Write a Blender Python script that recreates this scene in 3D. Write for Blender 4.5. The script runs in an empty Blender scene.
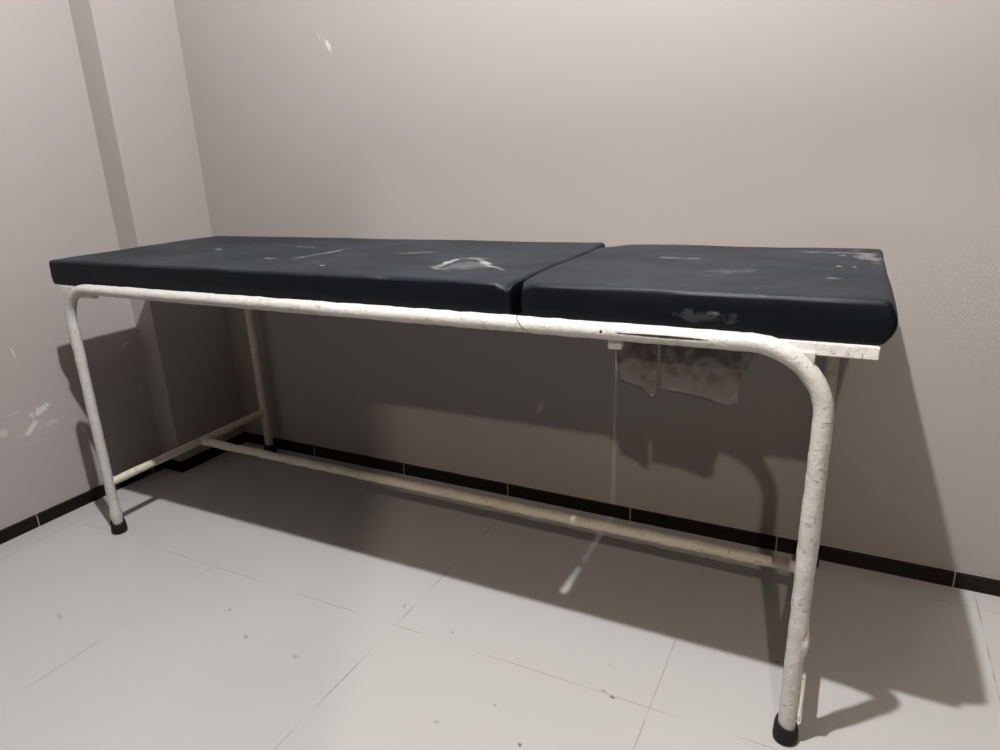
import bpy, bmesh, math
from mathutils import Vector, Matrix, noise

SC = bpy.context.scene
COL = SC.collection

# ------------------------------------------------------------------ helpers
def link(name, bm, mat, parent=None, smooth=True):
    bmesh.ops.recalc_face_normals(bm, faces=bm.faces[:])
    me = bpy.data.meshes.new(name)
    bm.to_mesh(me); bm.free()
    if smooth:
        for p in me.polygons: p.use_smooth = True
    o = bpy.data.objects.new(name, me)
    COL.objects.link(o)
    if mat: me.materials.append(mat)
    if parent: o.parent = parent
    return o

def part(name, bm, mat, parent, origin=None, label=None, smooth=True):
    """mesh built in world coordinates, parented with its origin at the parent's"""
    o = link(name, bm, mat, None, smooth)
    o.parent = parent
    o.matrix_parent_inverse = parent.matrix_world.inverted()
    if label: o['label'] = label
    return o

def box(bm, x0, x1, y0, y1, z0, z1):
    v = [bm.verts.new((x, y, z)) for x in (x0, x1) for y in (y0, y1) for z in (z0, z1)]
    for f in ((0,1,3,2),(4,6,7,5),(0,4,5,1),(2,3,7,6),(0,2,6,4),(1,5,7,3)):
        bm.faces.new([v[i] for i in f])

def bevel_all(bm, w, seg=2):
    bmesh.ops.bevel(bm, geom=bm.edges[:], offset=w, segments=seg, affect='EDGES', profile=.5)

def resample(pts, step):
    out = [Vector(pts[0])]
    for a, b in zip(pts[:-1], pts[1:]):
        a = Vector(a); b = Vector(b)
        n = max(1, int(round((b-a).length/step)))
        for k in range(1, n+1): out.append(a.lerp(b, k/n))
    return out

def tube(bm, pts, r, n=20, cap=True, lump=0.0, seed=0.0, rfun=None, step=.012):
    pts = resample(pts, step)
    t0 = (pts[1]-pts[0]).normalized()
    u = Vector((0, 0, 1)) if abs(t0.z) < .9 else Vector((1, 0, 0))
    u = (u - t0*u.dot(t0)).normalized()
    rings = []
    for i, p in enumerate(pts):
        t = (pts[min(i+1, len(pts)-1)] - pts[max(i-1, 0)]).normalized()
        u = (u - t*u.dot(t)).normalized(); w = t.cross(u)
        ring = []
        for k in range(n):
            a = 2*math.pi*k/n
            d = u*math.cos(a) + w*math.sin(a)
            rr = r*(rfun(p, d) if rfun else 1.0)
            if lump:
                q = (p + d*r)*1.0
                rr += lump*noise.noise(q*38 + Vector((seed, 0, 0))) + lump*.7*noise.noise(q*95 + Vector((0, seed, 0)))
            ring.append(bm.verts.new(p + d*rr))
        rings.append(ring)
    for a, b in zip(rings[:-1], rings[1:]):
        for k in range(n):
            bm.faces.new((a[k], a[(k+1) % n], b[(k+1) % n], b[k]))
    if cap:
        bm.faces.new(rings[0][::-1]); bm.faces.new(rings[-1])

def arc(c, r, a0, a1, y, n=14):
    """arc in an XZ plane"""
    return [(c[0]+r*math.cos(a0+(a1-a0)*k/n), y, c[1]+r*math.sin(a0+(a1-a0)*k/n)) for k in range(n+1)]

# ------------------------------------------------------------------ node helpers
def new_mat(name):
    m = bpy.data.materials.new(name); m.use_nodes = True
    nt = m.node_tree; nt.nodes.clear()
    out = nt.nodes.new('ShaderNodeOutputMaterial')
    b = nt.nodes.new('ShaderNodeBsdfPrincipled')
    nt.links.new(b.outputs[0], out.inputs[0])
    return m, nt, b

def setin(nt, sock, v):
    if hasattr(v, 'is_output'): nt.links.new(v, sock)
    else: sock.default_value = v

def math_(nt, op, a, b=0.0, c=None, clamp=False):
    n = nt.nodes.new('ShaderNodeMath'); n.operation = op; n.use_clamp = clamp
    setin(nt, n.inputs[0], a); setin(nt, n.inputs[1], b)
    if c is not None: setin(nt, n.inputs[2], c)
    return n.outputs[0]

def mix(nt, f, a, b):
    n = nt.nodes.new('ShaderNodeMix'); n.data_type = 'RGBA'
    setin(nt, n.inputs[0], f); setin(nt, n.inputs[6], a); setin(nt, n.inputs[7], b)
    return n.outputs[2]

def coords(nt):
    return nt.nodes.new('ShaderNodeTexCoord').outputs['Object']

def sep(nt, v):
    n = nt.nodes.new('ShaderNodeSeparateXYZ'); nt.links.new(v, n.inputs[0])
    return n.outputs

def noise_(nt, vec, scale, detail=3, rough=.55, dist=0.0, sc=None):
    if sc:
        m = nt.nodes.new('ShaderNodeMapping'); nt.links.new(vec, m.inputs[0])
        m.inputs['Scale'].default_value = sc; vec = m.outputs[0]
    n = nt.nodes.new('ShaderNodeTexNoise'); nt.links.new(vec, n.inputs['Vector'])
    n.inputs['Scale'].default_value = scale; n.inputs['Detail'].default_value = detail
    n.inputs['Roughness'].default_value = rough; n.inputs['Distortion'].default_value = dist
    return n.outputs['Fac']

def ramp(nt, f, lo, hi, a=0.0, b=1.0):
    n = nt.nodes.new('ShaderNodeMapRange'); n.clamp = True
    setin(nt, n.inputs[0], f)
    n.inputs[1].default_value = lo; n.inputs[2].default_value = hi
    n.inputs[3].default_value = a; n.inputs[4].default_value = b
    return n.outputs[0]

def blob(nt, vec, c, r, rot=0.0, axis='Y'):
    """1 at the centre of an ellipsoid, 0 on its surface"""
    m = nt.nodes.new('ShaderNodeVectorMath'); m.operation = 'SUBTRACT'
    nt.links.new(vec, m.inputs[0]); m.inputs[1].default_value = c
    v = m.outputs[0]
    if rot:
        q = nt.nodes.new('ShaderNodeVectorRotate'); q.rotation_type = axis+'_AXIS'
        nt.links.new(v, q.inputs['Vector']); q.inputs['Angle'].default_value = rot
        v = q.outputs[0]
    d = nt.nodes.new('ShaderNodeVectorMath'); d.operation = 'DIVIDE'
    nt.links.new(v, d.inputs[0]); d.inputs[1].default_value = r
    l = nt.nodes.new('ShaderNodeVectorMath'); l.operation = 'LENGTH'
    nt.links.new(d.outputs[0], l.inputs[0])
    return math_(nt, 'SUBTRACT', 1.0, l.outputs['Value'], clamp=True)

def mark(nt, vec, c, r, nf, amt=1.0, soft=.15, rot=0.0, axis='Y', thr=.45):
    """blob broken up by a noise: a stain or scuff with a ragged outline"""
    b = blob(nt, vec, c, r, rot, axis)
    s = math_(nt, 'ADD', b, math_(nt, 'MULTIPLY', math_(nt, 'SUBTRACT', nf, .5), 2.4))
    gate = ramp(nt, b, 0.0, .12)
    return math_(nt, 'MULTIPLY', math_(nt, 'MULTIPLY', ramp(nt, s, thr, thr+soft), gate), amt)

def bump(nt, b, h, strength, dist):
    n = nt.nodes.new('ShaderNodeBump'); n.inputs['Strength'].default_value = strength
    n.inputs['Distance'].default_value = dist
    nt.links.new(h, n.inputs['Height']); nt.links.new(n.outputs[0], b.inputs['Normal'])

# ------------------------------------------------------------------ materials
WALL = (.262, .243, .229, 1)

def wall_material(name, marks, WALL=WALL):
    m, nt, b = new_mat(name)
    v = coords(nt)
    big = noise_(nt, v, 2.2, 3); fine = noise_(nt, v, 70, 6, .7, .8); tiny = noise_(nt, v, 160, 2)
    c = mix(nt, big, (WALL[0]*.97, WALL[1]*.965, WALL[2]*.96, 1), (WALL[0]*1.03, WALL[1]*1.035, WALL[2]*1.04, 1))
    hgt = math_(nt, 'MULTIPLY', tiny, .15)
    for (ctr, r, rot, axis, amt, thr, colr) in marks:
        k = mark(nt, v, ctr, r, fine, amt, .32, rot, axis, thr-.08)
        c = mix(nt, k, c, colr)
        hgt = math_(nt, 'SUBTRACT', hgt, math_(nt, 'MULTIPLY', k, .6))
    # pale ragged line of filler just above the skirting tile
    z = sep(nt, v)[2]
    zz = math_(nt, 'ADD', z, math_(nt, 'MULTIPLY', math_(nt, 'SUBTRACT', noise_(nt, v, 14, 3), .5), .012))
    k = math_(nt, 'MULTIPLY', ramp(nt, zz, .0425, .041), .35)
    c = mix(nt, k, c, (.40, .38, .35, 1))
    nt.links.new(c, b.inputs['Base Color'])
    b.inputs['Roughness'].default_value = .42
    b.inputs['Specular IOR Level'].default_value = .35
    bump(nt, b, hgt, .12, .004)
    return m

W_ = (.50, .48, .46, 1); D_ = (.33, .29, .26, 1)
MAT_WALL_BACK = wall_material('painted_wall_back', [
    ((.617, 0, 1.358), (.012, .05, .035), .5, 'Y', .75, .42, W_),
    ((.585, 0, 1.383), (.004, .05, .025), .2, 'Y', .35, .35, W_),
    ((2.21, 0, .49), (.012, .05, .005), 0, 'Y', .5, .3, D_),
])
MAT_WALL_LEFT = wall_material('painted_wall_left', WALL=(.286, .264, .252, 1), marks=[  # same paint as the back wall, brightness lifted in the colour for missing light
    ((-.097, -.655, .350), (.05, .052, .017), -.35, 'X', .85, .33, (.46, .465, .47, 1)),
    ((-.097, -.690, .305), (.05, .050, .014), -.75, 'X', .9, .35, (.48, .46, .44, 1)),
    ((-.097, -.63, .300), (.05, .034, .020), -.2, 'X', .45, .45, (.42, .405, .39, 1)),
    ((-.097, -.775, .318), (.05, .030, .020), .3, 'X', .6, .40, (.43, .41, .395, 1)),
    ((-.097, -.735, .363), (.05, .040, .007), .1, 'X', .4, .40, (.42, .405, .39, 1)),
    ((-.097, -.70, .300), (.05, .11, .085), 0, 'X', .16, .50, (.42, .405, .39, 1)),
    ((-.097, -.688, .540), (.05, .003, .022), -.1, 'X', .7, .15, W_),
    ((-.097, -.350, .474), (.05, .026, .0045), -.35, 'X', .7, .2, W_),
    ((-.097, -.545, .245), (.05, .008, .022), -.4, 'X', .6, .3, W_),
    ((-.097, -.325, .30), (.05, .004, .05), -.1, 'X', .5, .2, W_),
])
MAT_WALL_PLAIN = wall_material('painted_wall_plain', [], (.055, .040, .028, 1))

def ceiling_material():
    m, nt, b = new_mat('ceiling_paint')
    v = coords(nt)
    c = mix(nt, noise_(nt, v, 1.5), (.085, .064, .048, 1), (.10, .076, .058, 1))
    nt.links.new(c, b.inputs['Base Color']); b.inputs['Roughness'].default_value = .8
    return m

def floor_material():
    m, nt, b = new_mat('polished_floor_tile')
    v = coords(nt); s = sep(nt, v)
    cloud = noise_(nt, v, 1.3, 1, .5)
    fine = noise_(nt, v, 24, 4, .6)
    c = mix(nt, cloud, (.322, .319, .312, 1), (.352, .350, .344, 1))
    # joints: 0.599 m tiles
    T = .599
    brk = noise_(nt, v, 7.5, 2)
    def joint(co, off):
        f = math_(nt, 'FRACT', math_(nt, 'DIVIDE', math_(nt, 'SUBTRACT', co, off-10*T-T/2), T))
        d = math_(nt, 'MULTIPLY', math_(nt, 'ABSOLUTE', math_(nt, 'SUBTRACT', f, .5)), T)
        return ramp(nt, d, .0006, .0015, 1, 0)
    jx = math_(nt, 'MULTIPLY', joint(s[0], .5985), ramp(nt, brk, .42, .58, .06, .85))
    jy = math_(nt, 'MULTIPLY', joint(s[1], -.6802), ramp(nt, noise_(nt, v, 5.5, 2), .46, .60, .0, .60))
    j = math_(nt, 'MAXIMUM', jx, jy)
    c = mix(nt, j, c, (.16, .145, .13, 1))
    # chips and crumbs of dirt trodden into the glaze
    for (x, y, rx, ry, rot, a) in ((1.722, -.684, .009, .006, .3, .8), (1.703, -.675, .016, .004, .1, .55),
                             (.905, -.857, .012, .007, .5, .5), (1.606, -.865, .006, .006, 0, .8),
                             (1.333, -.646, .005, .005, 0, .8), (1.177, -.612, .006, .009, .4, .5),
                             (1.438, -.883, .009, .007, 0, .35), (.423, -.994, .03, .006, .3, .3),
                             (2.004, -.447, .006, .006, 0, .95), (1.057, -.86, .014, .01, .2, .3),
                             (.79, -.80, .006, .006, 0, .6), (2.31, -.62, .008, .004, 0, .4),
                             (1.52, -.80, .005, .004, 0, .5), (1.69, -.60, .005, .004, 0, .5)):
        k = mark(nt, v, (x, y, 0), (rx, ry, .05), noise_(nt, v, 130, 3, .6), a, .3, rot, 'Z', .30)
        c = mix(nt, k, c, (.07, .06, .05, 1))
    nt.links.new(c, b.inputs['Base Color'])
    b.inputs['Roughness'].default_value = .17
    b.inputs['Specular IOR Level'].default_value = .45
    bump(nt, b, math_(nt, 'SUBTRACT', 1.0, j), .08, .003)
    return m

def skirting_material(name, axis, start, step):
    m, nt, b = new_mat(name)
    v = coords(nt); co = sep(nt, v)[axis]
    f = math_(nt, 'FRACT', math_(nt, 'DIVIDE', math_(nt, 'SUBTRACT', co, start-10*step-step/2), step))
    d = math_(nt, 'MULTIPLY', math_(nt, 'ABSOLUTE', math_(nt, 'SUBTRACT', f, .5)), step)
    g = ramp(nt, d, .0010, .0018, 1, 0)
    c = mix(nt, noise_(nt, v, 30, 4), (.004, .003, .0026, 1), (.008, .006, .005, 1))
    dust = ramp(nt, noise_(nt, v, 40, 3), .62, .8, 0, .05)
    c = mix(nt, dust, c, (.3, .28, .25, 1))
    c = mix(nt, g, c, (.26, .24, .21, 1))
    nt.links.new(c, b.inputs['Base Color'])
    b.inputs['Roughness'].default_value = .35; b.inputs['Specular IOR Level'].default_value = .15
    return m

def enamel_material(name, base=(.425, .42, .405, 1), old=(.43, .385, .31, 1), age=.35, groove=None):
    """thick brushed off-white enamel, chipped and scuffed"""
    m, nt, b = new_mat(name)
    v = coords(nt)
    age_f = ramp(nt, noise_(nt, v, 7, 4), .45, .75, 0, age)
    c = mix(nt, age_f, base, old)
    strk = ramp(nt, noise_(nt, v, 22, 4, .6, .8), .60, .68, 0, .35)
    c = mix(nt, strk, c, (.50, .45, .37, 1))
    scratch = ramp(nt, noise_(nt, v, 70, 3, .6, 1.2), .605, .66, 0, .62)
    c = mix(nt, scratch, c, (.20, .15, .11, 1))
    if groove:
        for g in groove:
            k = mark(nt, v, g[0], g[1], ramp(nt, noise_(nt, v, 60, 3), .2, .8, .42, .58), 1.0, .15, g[2], 'Y', .18)
            c = mix(nt, k, c, (.012, .010, .008, 1))
    nt.links.new(c, b.inputs['Base Color'])
    b.inputs['Roughness'].default_value = .38
    h = math_(nt, 'ADD', noise_(nt, v, 85, 5, .65, .8), math_(nt, 'MULTIPLY', noise_(nt, v, 22, 3), 1.0))
    bump(nt, b, h, .42, .005)
    return m

def rexine_material(name, marks):
    m, nt, b = new_mat(name)
    v = coords(nt)
    c = mix(nt, noise_(nt, v, 5, 4), (.0010, .0018, .0036, 1), (.0022, .0034, .0062, 1))
    # dust plus the wall's reflection painted lighter on upward faces, then dust streaks
    nz = nt.nodes.new('ShaderNodeNewGeometry')
    up = ramp(nt, sep(nt, nz.outputs['Normal'])[2], .25, .9)
    dust_sheen = math_(nt, 'MULTIPLY', ramp(nt, noise_(nt, v, 4, 5, .65, .6), .30, .80, .08, .55), up)
    c = mix(nt, math_(nt, 'MULTIPLY', dust_sheen, .27), c, (.145, .185, .235, 1))
    st = math_(nt, 'MULTIPLY', ramp(nt, noise_(nt, v, 6, 5, .7, 1.0, sc=(1, 5, 5)), .63, .72), up)
    c = mix(nt, math_(nt, 'MULTIPLY', st, .10), c, (.42, .43, .44, 1))
    fine = noise_(nt, v, 45, 4, .6)
    for (ctr, r, rot, amt, thr) in marks:
        k = mark(nt, v, ctr, r, fine, amt, .45, rot, 'Z', thr)
        c = mix(nt, k, c, (.27, .27, .275, 1))
    nt.links.new(c, b.inputs['Base Color'])
    b.inputs['Roughness'].default_value = .48
    b.inputs['Specular IOR Level'].default_value = .15
    h = math_(nt, 'ADD', math_(nt, 'MULTIPLY', noise_(nt, v, 260, 2), .18), noise_(nt, v, 9, 4, .55, .5))
    bump(nt, b, h, .25, .006)
    return m

ZT = .8145
MAT_PAD_L = rexine_material('black_rexine_long', [
    ((1.280, -.520, ZT), (.065, .022, .03), -1.705, .40, .30),
    ((1.272, -.460, ZT), (.055, .013, .03), -1.738, .80, .20),
    ((1.300, -.406, ZT), (.060, .020, .03), -.197, .35, .30),
    ((1.355, -.456, ZT), (.080, .013, .03), .843, .75, .20),
    ((1.414, -.512, ZT), (.050, .012, .03), .722, .35, .30),
    ((1.335, -.500, ZT), (.075, .090, .03), 0, .20, .25),
    ((.871, -.396, ZT), (.150, .007, .03), -1.547, .40, .20),
    ((.864, -.420, ZT), (.120, .014, .03), -1.45, .25, .25),
    ((.475, -.389, ZT), (.026, .010, .03), .3, .5, .2),
    ((.788, -.508, ZT), (.020, .010, .03), -.2, .5, .2),
    ((1.007, -.570, ZT), (.010, .008, .03), 0, .8, .15),
    ((.70, -.30, ZT), (.10, .02, .03), .2, .2, .35),
    ((1.10, -.35, ZT), (.10, .03, .03), -.4, .15, .4),
])
MAT_PAD_R = rexine_material('black_rexine_head', [
    ((2.080, -.230, ZT), (.110, .030, .05), 1.352, .38, .22),
    ((2.02, -.185, ZT), (.10, .020, .03), .0, .28, .30),
    ((1.746, -.318, ZT), (.085, .018, .03), .03, .30, .30),
    ((1.86, -.47, ZT), (.10, .05, .03), -.5, .10, .42),
    ((2.035, -.370, ZT), (.006, .006, .03), 0, .8, .1),
    ((2.060, -.372, ZT), (.006, .006, .03), 0, .8, .1),
    ((2.035, -.224, ZT), (.010, .008, .03), 0, .6, .15),
    ((2.030, -.490, ZT), (.022, .010, .03), -.3, .3, .25),
    ((1.860, -.66, .777), (.060, .03, .015), 0, .08, .25),
    ((1.872, -.66, .783), (.018, .03, .007), 0, .28, .2),
])
MAT_ENAMEL = enamel_material('white_enamel')
MAT_RAIL = enamel_material('white_enamel_rail', groove=[
    ((1.800, -.684, .7438), (.098, .03, .0030), -.002),
    ((1.694, -.684, .7440), (.0035, .03, .0035), 0),
    ((1.545, -.68, .745), (.0011, .05, .04), .75)])
MAT_ENAMEL_OLD = enamel_material('aged_enamel', (.47, .43, .36, 1), (.33, .27, .20, 1), .6)
MAT_FRAME = enamel_material('pad_frame_enamel', (.56, .55, .53, 1), (.48, .45, .40, 1), .25)

def simple(name, c1, c2, scale, rough, spec=.4, bmp=.2):
    m, nt, b = new_mat(name)
    v = coords(nt)
    f = noise_(nt, v, scale, 4)
    nt.links.new(mix(nt, f, c1, c2), b.inputs['Base Color'])
    b.inputs['Roughness'].default_value = rough
    b.inputs['Specular IOR Level'].default_value = spec
    bump(nt, b, f, bmp, .003)
    return m
MAT_RUBBER = simple('black_rubber', (.005, .0045, .004, 1), (.011, .0095, .0085, 1), 60, .6, .2)
MAT_BOARD = simple('dark_ply', (.05, .04, .03, 1), (.08, .065, .05, 1), 20, .8)
MAT_SHEET = simple('torn_brown_plastic', (.060, .053, .046, 1), (.095, .085, .073, 1), 30, .25, .6, .6)
MAT_STRIP = simple('cream_tape', (.80, .74, .64, 1), (.86, .80, .70, 1), 50, .5)
MAT_PEEL = simple('flaking_paint', (.72, .70, .64, 1), (.82, .80, .76, 1), 70, .5, .4, .6)

# ------------------------------------------------------------------ room
LX, PY = -.097, -.295         # left wall plane, front face of the corner pilaster
def struct(name, bm, mat, label=None):
    o = link(name, bm, mat, None, False); o['kind'] = 'structure'
    if label: o['label'] = label
    return o

CEIL = 2.75
X1, Y1 = 3.35, -4.1
YP = -2.22                    # partition between this room and the passage behind
bm = bmesh.new(); box(bm, LX-.15, X1+.15, Y1-.15, .15, -.1, 0); struct('floor', bm, floor_material(), 'pale grey polished tile floor')
bm = bmesh.new(); box(bm, LX-.15, X1+.15, Y1-.15, .15, CEIL, CEIL+.1); struct('ceiling', bm, ceiling_material())
bm = bmesh.new(); box(bm, LX-.15, X1+.15, 0, .15, 0, CEIL); struct('wall_back', bm, MAT_WALL_BACK, 'beige painted wall behind the couch')
# left wall with the shallow pilaster in its corner: one L-shaped outline
bm = bmesh.new()
outl = [(LX-.15, 0), (0, 0), (0, PY), (LX, PY), (LX, Y1), (LX-.15, Y1)]
lo = [bm.verts.new((x, y, 0)) for x, y in outl]; hi = [bm.verts.new((x, y, CEIL)) for x, y in outl]
bm.faces.new(lo); bm.faces.new(hi[::-1])
for i in range(6): bm.faces.new((lo[i], hi[i], hi[(i+1) % 6], lo[(i+1) % 6]))
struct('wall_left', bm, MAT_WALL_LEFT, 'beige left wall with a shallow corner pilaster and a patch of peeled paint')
bm = bmesh.new(); box(bm, X1, X1+.15, Y1, 0, 0, CEIL); struct('wall_right', bm, MAT_WALL_PLAIN)
bm = bmesh.new(); box(bm, LX-.15, X1+.15, Y1-.15, Y1, 0, CEIL); struct('wall_front', bm, MAT_WALL_PLAIN)
bm = bmesh.new(); box(bm, LX, 1.99, YP-.10, YP, 0, CEIL); box(bm, 1.99, X1, YP-.10, YP, 2.05, CEIL); struct('wall_partition', bm, MAT_WALL_PLAIN)  # header over the opening is added, unseen, to shade the upper back wall

HB, BT = .038, .010
bm = bmesh.new(); box(bm, 0, X1, -BT, 0, 0, HB)
struct('baseboard_back', bm, skirting_material('black_skirting_back', 0, .3609, .3984), 'black skirting tile along the back wall')
bm = bmesh.new()
outl = [(0, -BT), (BT, -BT), (BT, PY-BT), (LX+BT, PY-BT), (LX+BT, Y1+.0), (LX, Y1+.0), (LX, PY), (0, PY)]
lo = [bm.verts.new((x, y, 0)) for x, y in outl]; hi = [bm.verts.new((x, y, HB)) for x, y in outl]
bm.faces.new(lo); bm.faces.new(hi[::-1])
for i in range(8): bm.faces.new((lo[i], hi[i], hi[(i+1) % 8], lo[(i+1) % 8]))
struct('baseboard_left', bm, skirting_material('black_skirting_left', 1, -.747, .3984), 'black skirting tile along the left wall')

# ------------------------------------------------------------------ examination couch
couch = bpy.data.objects.new('examination_couch', None); COL.objects.link(couch)
couch.empty_display_size = .1
couch.location = (1.1, -.36, 0)
couch['label'] = 'old examination couch with black cushions on a white tubular steel frame'
couch['category'] = 'examination couch'
bpy.context.view_layer.update()

def tilt(x): return -.003 + .004*(x-.2)/1.9       # the top stands a little lower at its left end

YB = -.045
XL, XR = .214, 2.0415
XLB, XRB = .174, 2.0385
RT = .0150                                        # tube radius
ZR = .747
RB = .112                                         # bend radius

# top rails (with their bent ends) and legs
def rail(yl, yr, zl, zr, xl, xr, rbl, rbr, thin):
    pts = arc((xl+rbl, zl-rbl), rbl, math.pi, math.pi/2, yl) + arc((xr-rbr, zr-rbr), rbr, math.pi/2, 0, yr)
    bm = bmesh.new()
    tube(bm, pts, RT, 24, False, .0011, 5, lambda p, d: thin + (1-thin)*min(1, max(0, (p.x-.2)/1.2)))
    return bm, zl-rbl, zr-rbr
YFL, YFR = -.680, -.667
THIN = .90
bm, zl, zr = rail(YFL, YFR, .7440, .7420, XL, XR, .092, RB, THIN)
part('top_rail', bm, MAT_RAIL, couch, label='front white tube rail bent down at both ends')
bm, zlb, zrb = rail(YB, YB, .742, .742, XLB, XRB, .1, RB, 1.0)
part('top_rail', bm, MAT_ENAMEL, couch, label='rear white tube rail by the wall')

def foot_cap(x, y, parent):
    bm = bmesh.new()
    prof = [(.0, .0), (.0190, .0), (.0215, .003), (.0220, .012), (.0205, .030), (.0188, .037), (.0162, .038), (.0152, .030)]
    n = 28; rings = []
    for (r, z) in prof[1:]:
        ring = []
        for k in range(n):
            a = 2*math.pi*k/n
            zz = z + (.006*math.cos(a-2.6) if z > .028 else 0)
            ring.append(bm.verts.new((x+r*math.cos(a), y+r*math.sin(a), zz)))
        rings.append(ring)
    for a, b in zip(rings[:-1], rings[1:]):
        for k in range(n): bm.faces.new((a[k], a[(k+1) % n], b[(k+1) % n], b[k]))
    bm.faces.new(rings[0][::-1])
    return part('rubber_foot', bm, MAT_RUBBER, parent, label='black rubber cap')

def leg(x, y, ztop, mat, thin, lump, label, fx=None, fy=None):
    fx = x if fx is None else fx; fy = y if fy is None else fy
    bm = bmesh.new()
    def rf(p, d):
        k = thin
        if thin < 1: k += .20*math.exp(-((p.z-.058)/.018)**2)*(1+.4*noise.noise(p*70+d))
        if lump > .0012:                          # thick drips and wraps of paint low on the leg
            k += .10*math.exp(-((p.z-.24)/.05)**2)*max(0, d.x) + .07*math.exp(-((p.z-.43)/.06)**2)
            k += .07*max(0, noise.noise(p*25+d*2))*min(1, max(0, (.58-p.z)/.15))
        return k
    tube(bm, [(x, y, ztop), (fx, fy, .022)], RT, 24, False, .0011, 5, rf)
    o = part('leg', bm, mat, couch, label=label)
    foot_cap(fx, fy, o)
    return o
leg(XL, YFL, zl, MAT_ENAMEL, THIN, .0009, 'front left leg', .180, -.665)
leg_fr = leg(XR, YFR, zr, MAT_ENAMEL, 1.0, .0016, 'front right leg with thick lumpy paint', 2.0375, -.648)
leg(XLB, YB, zlb, MAT_ENAMEL_OLD, 1.0, .0009, 'rear left leg by the wall')
leg(XRB, YB, zrb, MAT_ENAMEL_OLD, 1.0, .0009, 'rear right leg by the wall')

# loose strip of tape standing off the front right leg
bm = bmesh.new()
tube(bm, [(2.0555, -.652, .142), (2.0562, -.652, .10), (2.0552, -.652, .052)], .0030, 8, True, .0004, 3)
part('tape_strip', bm, MAT_STRIP, leg_fr, label='narrow cream strip peeling off above the rubber foot')
bm = bmesh.new()                                   # flap of paint where the cross bar is welded on
bmesh.ops.create_icosphere(bm, subdivisions=3, radius=1)
for vtx in bm.verts:
    n_ = noise.noise(vtx.co*1.8)
    vtx.co = Vector((2.0515, -.655, .222)) + Vector((vtx.co.x*.0085, vtx.co.y*.012, vtx.co.z*.027))*(1+.3*n_)
part('weld_bead', bm, MAT_ENAMEL, leg_fr, label='crumpled flaking paint lump')

# lower bars
ZC = .163
for (xa, ya, xb, sd) in ((.186, -.672, XLB, 31), (XR-.001, -.653, XRB, 37)):
    bm = bmesh.new(); tube(bm, [(xa, ya+.006, ZC), (xb, YB-.006, ZC)], .0122, 18, True, .0010, sd)
    part('cross_bar', bm, MAT_ENAMEL_OLD if sd == 31 else MAT_ENAMEL, couch, label='lower cross bar at the left end' if sd == 31 else 'lower cross bar at the right end')
bm = bmesh.new(); tube(bm, [(.184, -.333, ZC-.001), (XR-.008, -.333, ZC-.001)], .0128, 18, True, .0022, 41)
part('stretcher', bm, MAT_ENAMEL_OLD, couch, label='long low stretcher bar with yellowed lumpy paint')

# frame carrying the cushions: flat bars, front one showing under the head cushion
def framebar(x0, x1, y0, y1, z0, z1, name, label=None):
    bm = bmesh.new(); box(bm, x0, x1, y0, y1, z0, z1)
    bmesh.ops.subdivide_edges(bm, edges=[e for e in bm.edges if abs(e.verts[0].co.x-e.verts[1].co.x) > .3], cuts=12)
    bevel_edges = [e for e in bm.edges if e.calc_face_angle(0) > .5]
    bmesh.ops.bevel(bm, geom=bevel_edges, offset=.0015, segments=2, affect='EDGES')
    for vtx in bm.verts: vtx.co.z += tilt(vtx.co.x)
    return part(name, bm, MAT_FRAME, couch, label=label, smooth=False)
ZF0, ZF1 = .7280, .7480
framebar(.165, 2.104, -.664, -.646, ZF0, ZF1, 'cushion_frame_bar', 'front flat bar under the cushions')
framebar(.165, 2.103, -.078, -.058, ZF0, ZF1, 'cushion_frame_bar', 'rear flat bar under the cushions')
framebar(.165, .189, -.6458, -.0782, ZF0, ZF1, 'cushion_frame_bar', 'left end flat bar under the cushions')
framebar(2.079, 2.103, -.6458, -.0782, ZF0, ZF1, 'cushion_frame_bar', 'right end flat bar under the cushions')

# boards under the cushions with the gap that lets a line of lamp light through
def gap_x(y):                                      # the line where the two cushions meet, a little askew towards the wall
    return 1.520 - .009*max(0.0, min(1.0, (y+.66)/.55))
def board(right):
    bm = bmesh.new()
    ys = [-.6455+.567*k/20 for k in range(21)]
    if right: pl = [(2.0785, ys[0]), (2.0785, ys[-1])] + [(gap_x(y)+.0055, y) for y in ys[::-1]]
    else: pl = [(.1895, ys[-1]), (.1895, ys[0])] + [(gap_x(y)-.0055, y) for y in ys]
    lo = [bm.verts.new((x, y, .7430+tilt(x))) for x, y in pl]; hi = [bm.verts.new((x, y, .7479+tilt(x))) for x, y in pl]
    bm.faces.new(lo[::-1]); bm.faces.new(hi)
    for i in range(len(pl)): bm.faces.new((lo[i], hi[i], hi[(i+1) % len(pl)], lo[(i+1) % len(pl)]))
    return part('base_board', bm, MAT_BOARD, couch, smooth=False)
board(False)
board(True)

# small welded tabs under the rail
def tab(x0, x1, y0, y1, z0, z1, lab):
    bm = bmesh.new(); box(bm, x0, x1, y0, y1, z0, z1); bevel_all(bm, .002, 2)
    for vtx in bm.verts:
        vtx.co += Vector((1, .5, 1))*.002*noise.noise(vtx.co*60)
        vtx.co.z += tilt(vtx.co.x)
    part('bracket', bm, MAT_ENAMEL, couch, label=lab)
tab(1.700, 1.724, -.664, -.646, .710, .733, 'small white tab under the front rail')
tab(1.990, 2.022, -.672, -.660, .714, .735, 'ragged white tab between bar and bent rail')
tab(.285, .345, -.688, -.674, .726, .738, 'white tab at the left end of the rail')

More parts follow.
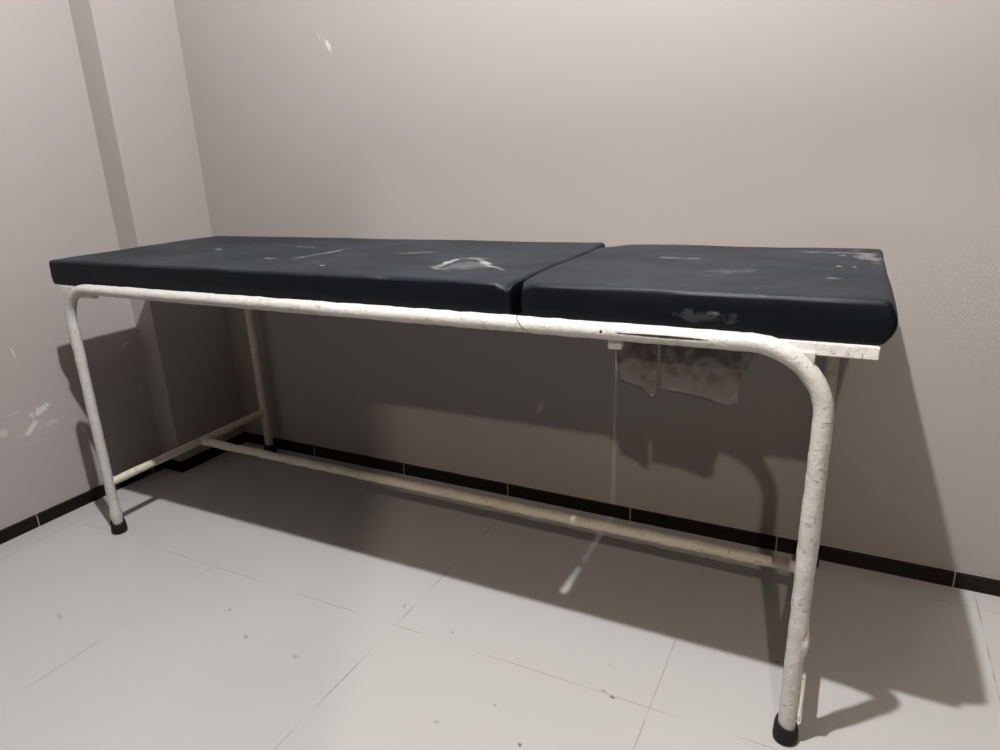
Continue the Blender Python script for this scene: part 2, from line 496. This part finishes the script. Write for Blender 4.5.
# torn sheet hanging under the head cushion
bm = bmesh.new()
def sheet(xs, zb, zt, y):
    n, mrow = len(xs), 14
    # resample profile finely
    prof = []
    for i in range(n-1):
        for k in range(8):
            t = k/8; prof.append((xs[i]+(xs[i+1]-xs[i])*t, zb[i]+(zb[i+1]-zb[i])*t, zt[i]+(zt[i+1]-zt[i])*t))
    prof.append((xs[-1], zb[-1], zt[-1]))
    g = []
    for (x, b_, t_) in prof:
        colv = []
        for j in range(mrow+1):
            f = j/mrow; z = b_+(t_-b_)*f
            p = Vector((x, 0, z))
            yy = y + .005*(1-f)*noise.noise(p*22) + .0022*noise.noise(p*70) + .010*(1-f)**6
            colv.append((bm.verts.new((x, yy-.0006, z)), bm.verts.new((x, yy+.0006, z))))
        g.append(colv)
    for i in range(len(g)-1):
        for j in range(mrow):
            a, b_, c_, d_ = g[i][j], g[i+1][j], g[i+1][j+1], g[i][j+1]
            bm.faces.new((a[0], b_[0], c_[0], d_[0])); bm.faces.new((a[1], d_[1], c_[1], b_[1]))
    rim = [g[i][0] for i in range(len(g))] + [g[-1][j] for j in range(1, mrow+1)] + [g[i][-1] for i in range(len(g)-2, -1, -1)] + [g[0][j] for j in range(mrow-1, 0, -1)]
    for i in range(len(rim)):
        a, b_ = rim[i], rim[(i+1) % len(rim)]
        bm.faces.new((a[0], a[1], b_[1], b_[0]))
sheet([1.694, 1.700, 1.725, 1.742, 1.757, 1.766, 1.769], [.660, .628, .622, .618, .602, .606, .616], [.744]*7, -.600)
sheet([1.7745, 1.785, 1.820, 1.850, 1.868, 1.890, 1.908, 1.910, 1.920, 1.934], [.622, .619, .615, .613, .607, .603, .605, .640, .668, .700], [.744]*10, -.597)
for vtx in bm.verts: vtx.co.z += tilt(vtx.co.x)
part('torn_lining', bm, MAT_SHEET, couch, label='torn brownish plastic lining hanging down')

# cushions
def cushion(x0, x1, y0, y1, z0, z1, seed, fun):
    """rounded box: inner box plus rounded rim, then pushed by fun(p, n)"""
    r = .008
    def axis(a, b_, step):
        n = max(2, int((b_-a-2*r)/step))
        rim = [r*(1-math.cos(k*math.pi/2/5)) for k in range(5)]
        return [a+t for t in rim] + [a+r+(b_-a-2*r)*k/n for k in range(n+1)] + [b_-t for t in rim[::-1]]
    ax, ay, az = axis(x0, x1, .02), axis(y0, y1, .02), axis(z0, z1, .006)
    bm = bmesh.new(); cache = {}
    def vert(i, j, k):
        key = (i, j, k)
        if key not in cache:
            p = Vector((ax[i], ay[j], az[k]))
            c = Vector((min(max(p.x, x0+r), x1-r), min(max(p.y, y0+r), y1-r), min(max(p.z, z0+r*.45), z1-r)))
            d = p-c
            if d.length > 1e-9:
                n_ = d.normalized()
                rr = r if p.z > (z0+z1)/2 else r
                q = c + Vector((n_.x*rr, n_.y*rr, n_.z*(r if d.z > 0 else r*.45)))
            else: q, n_ = p, Vector((0, 0, 1))
            cache[key] = bm.verts.new(fun(q, n_))
        return cache[key]
    NX, NY, NZ = len(ax)-1, len(ay)-1, len(az)-1
    for i in range(NX):
        for j in range(NY):
            for k in (0, NZ): bm.faces.new((vert(i,j,k), vert(i+1,j,k), vert(i+1,j+1,k), vert(i,j+1,k)))
    for i in range(NX):
        for k in range(NZ):
            for j in (0, NY): bm.faces.new((vert(i,j,k), vert(i+1,j,k), vert(i+1,j,k+1), vert(i,j,k+1)))
    for j in range(NY):
        for k in range(NZ):
            for i in (0, NX): bm.faces.new((vert(i,j,k), vert(i,j+1,k), vert(i,j+1,k+1), vert(i,j,k+1)))
    return bm

PZ0, PZ1 = .7482, .8150
def sm(t): t = min(1, max(0, t)); return t*t*(3-2*t)
def deform(q, n_, seed):
    h = (q.z-PZ0)/(PZ1-PZ0)
    p = q.copy()
    w = noise.noise(Vector((q.x*5, q.y*9, seed))) * .0022 + noise.noise(Vector((q.x*17, q.y*22, seed+4))) * .0008
    if n_.z > .3: p.z += w*n_.z
    elif n_.z > -.3:                                # sides: slight bulge and puckers
        k = math.sin(math.pi*min(1, max(0, h)))
        p += Vector((n_.x, n_.y, 0))*(.003*k + .0012*noise.noise(Vector((q.x*14, q.y*14, q.z*30+seed))))
    return p
def half_gap(y):
    return .0016 + .0040*math.exp(-((y+.659)/.07)**2) + .0035*math.exp(-((y+.10)/.06)**2)
def fun_left(q, n_):
    p = deform(q, n_, 2.0)
    h = max(0, (q.z-PZ0)/(PZ1-PZ0))
    # right edge follows the gap and its front corner is tucked down
    t = sm((q.x-1.36)/.14)
    p.x += t*(gap_x(q.y)-half_gap(q.y)-.002-1.520)
    c = (q.x-1.520) - (q.y+.659) + .026             # corner cut off where the cover is folded under
    if c > 0:
        top = PZ1 - .75*c*min(1, c/.012)
        if p.z > top: p.z = top + (p.z-top)*.12
        p.y += .10*c*h; p.x -= .10*c*h
    p.z += tilt(q.x)
    return p
def fun_right(q, n_):
    p = deform(q, n_, 9.0)
    h = (q.z-PZ0)/(PZ1-PZ0); hc = min(1, max(0, h))
    t = sm((1.66-q.x)/.14)
    p.x += t*(gap_x(q.y)+half_gap(q.y)+.002-1.524)
    # cut-back rear corner beside the gap, soft tucked front corner
    e = math.exp(-((q.x-1.524)/.030)**2 - ((q.y+.110)/.040)**2)
    p.x += .024*e; p.y -= .012*e; p.z -= .004*e*hc
    e = math.exp(-((q.x-1.524)/.020)**2 - ((q.y+.659)/.020)**2)
    p.z -= .010*e*hc; p.x += .006*e; p.y += .006*e
    # right end bulges out above mid height and leans in towards the bottom
    if n_.x > .2: p.x += (.012*math.sin(math.pi*hc**.8) + .004*(hc-.5))*sm((-.17-q.y)/.35)*sm((q.y+.675)/.02)
    p.z += tilt(q.x)
    return p
part('cushion', cushion(.132, 1.520, -.659, -.096, PZ0, PZ1, 1, fun_left), MAT_PAD_L, couch, label='long black body cushion with dusty scuffs')
part('cushion', cushion(1.524, 2.108, -.659, -.110, PZ0, PZ1, 2, fun_right), MAT_PAD_R, couch, label='shorter black head cushion at the right end')

# ------------------------------------------------------------------ lights: two bare bulbs, one in the room, one in the passage behind
def lamp(name, loc, power, radius, col):
    l = bpy.data.lights.new(name, 'POINT'); l.energy = power; l.shadow_soft_size = radius; l.color = col
    o = bpy.data.objects.new(name, l); COL.objects.link(o); o.location = loc
    return o
lamp('room_bulb', (1.552, -1.225, 2.56), 345, .022, (1, 1, 1))
lamp('passage_bulb', (2.43, -2.97, 2.35), 142, .03, (1, .85, .70))

w = bpy.data.worlds.new('world'); SC.world = w; w.use_nodes = True
bg = w.node_tree.nodes['Background']; bg.inputs[0].default_value = (.6, .6, .62, 1); bg.inputs[1].default_value = .0

# ------------------------------------------------------------------ camera
cam = bpy.data.cameras.new('camera'); co = bpy.data.objects.new('camera', cam); COL.objects.link(co)
cam.sensor_width = 36; cam.lens = 682.4756/1000*36; cam.clip_start = .02
R = Vector((.89034188, .45362368, -.03894726)); U = Vector((-.10565773, .28906838, .95145989)); F = Vector((-.44286316, .84300951, -.30529853))
M = Matrix(((R.x, U.x, -F.x, 2.05618168), (R.y, U.y, -F.y, -1.74082246), (R.z, U.z, -F.z, 1.02958138), (0, 0, 0, 1)))
co.matrix_world = M
SC.camera = co

SC.view_settings.view_transform = 'Standard'
SC.view_settings.look = 'None'
SC.view_settings.gamma = 1; SC.view_settings.exposure = 0
SC.view_settings.use_curve_mapping = False
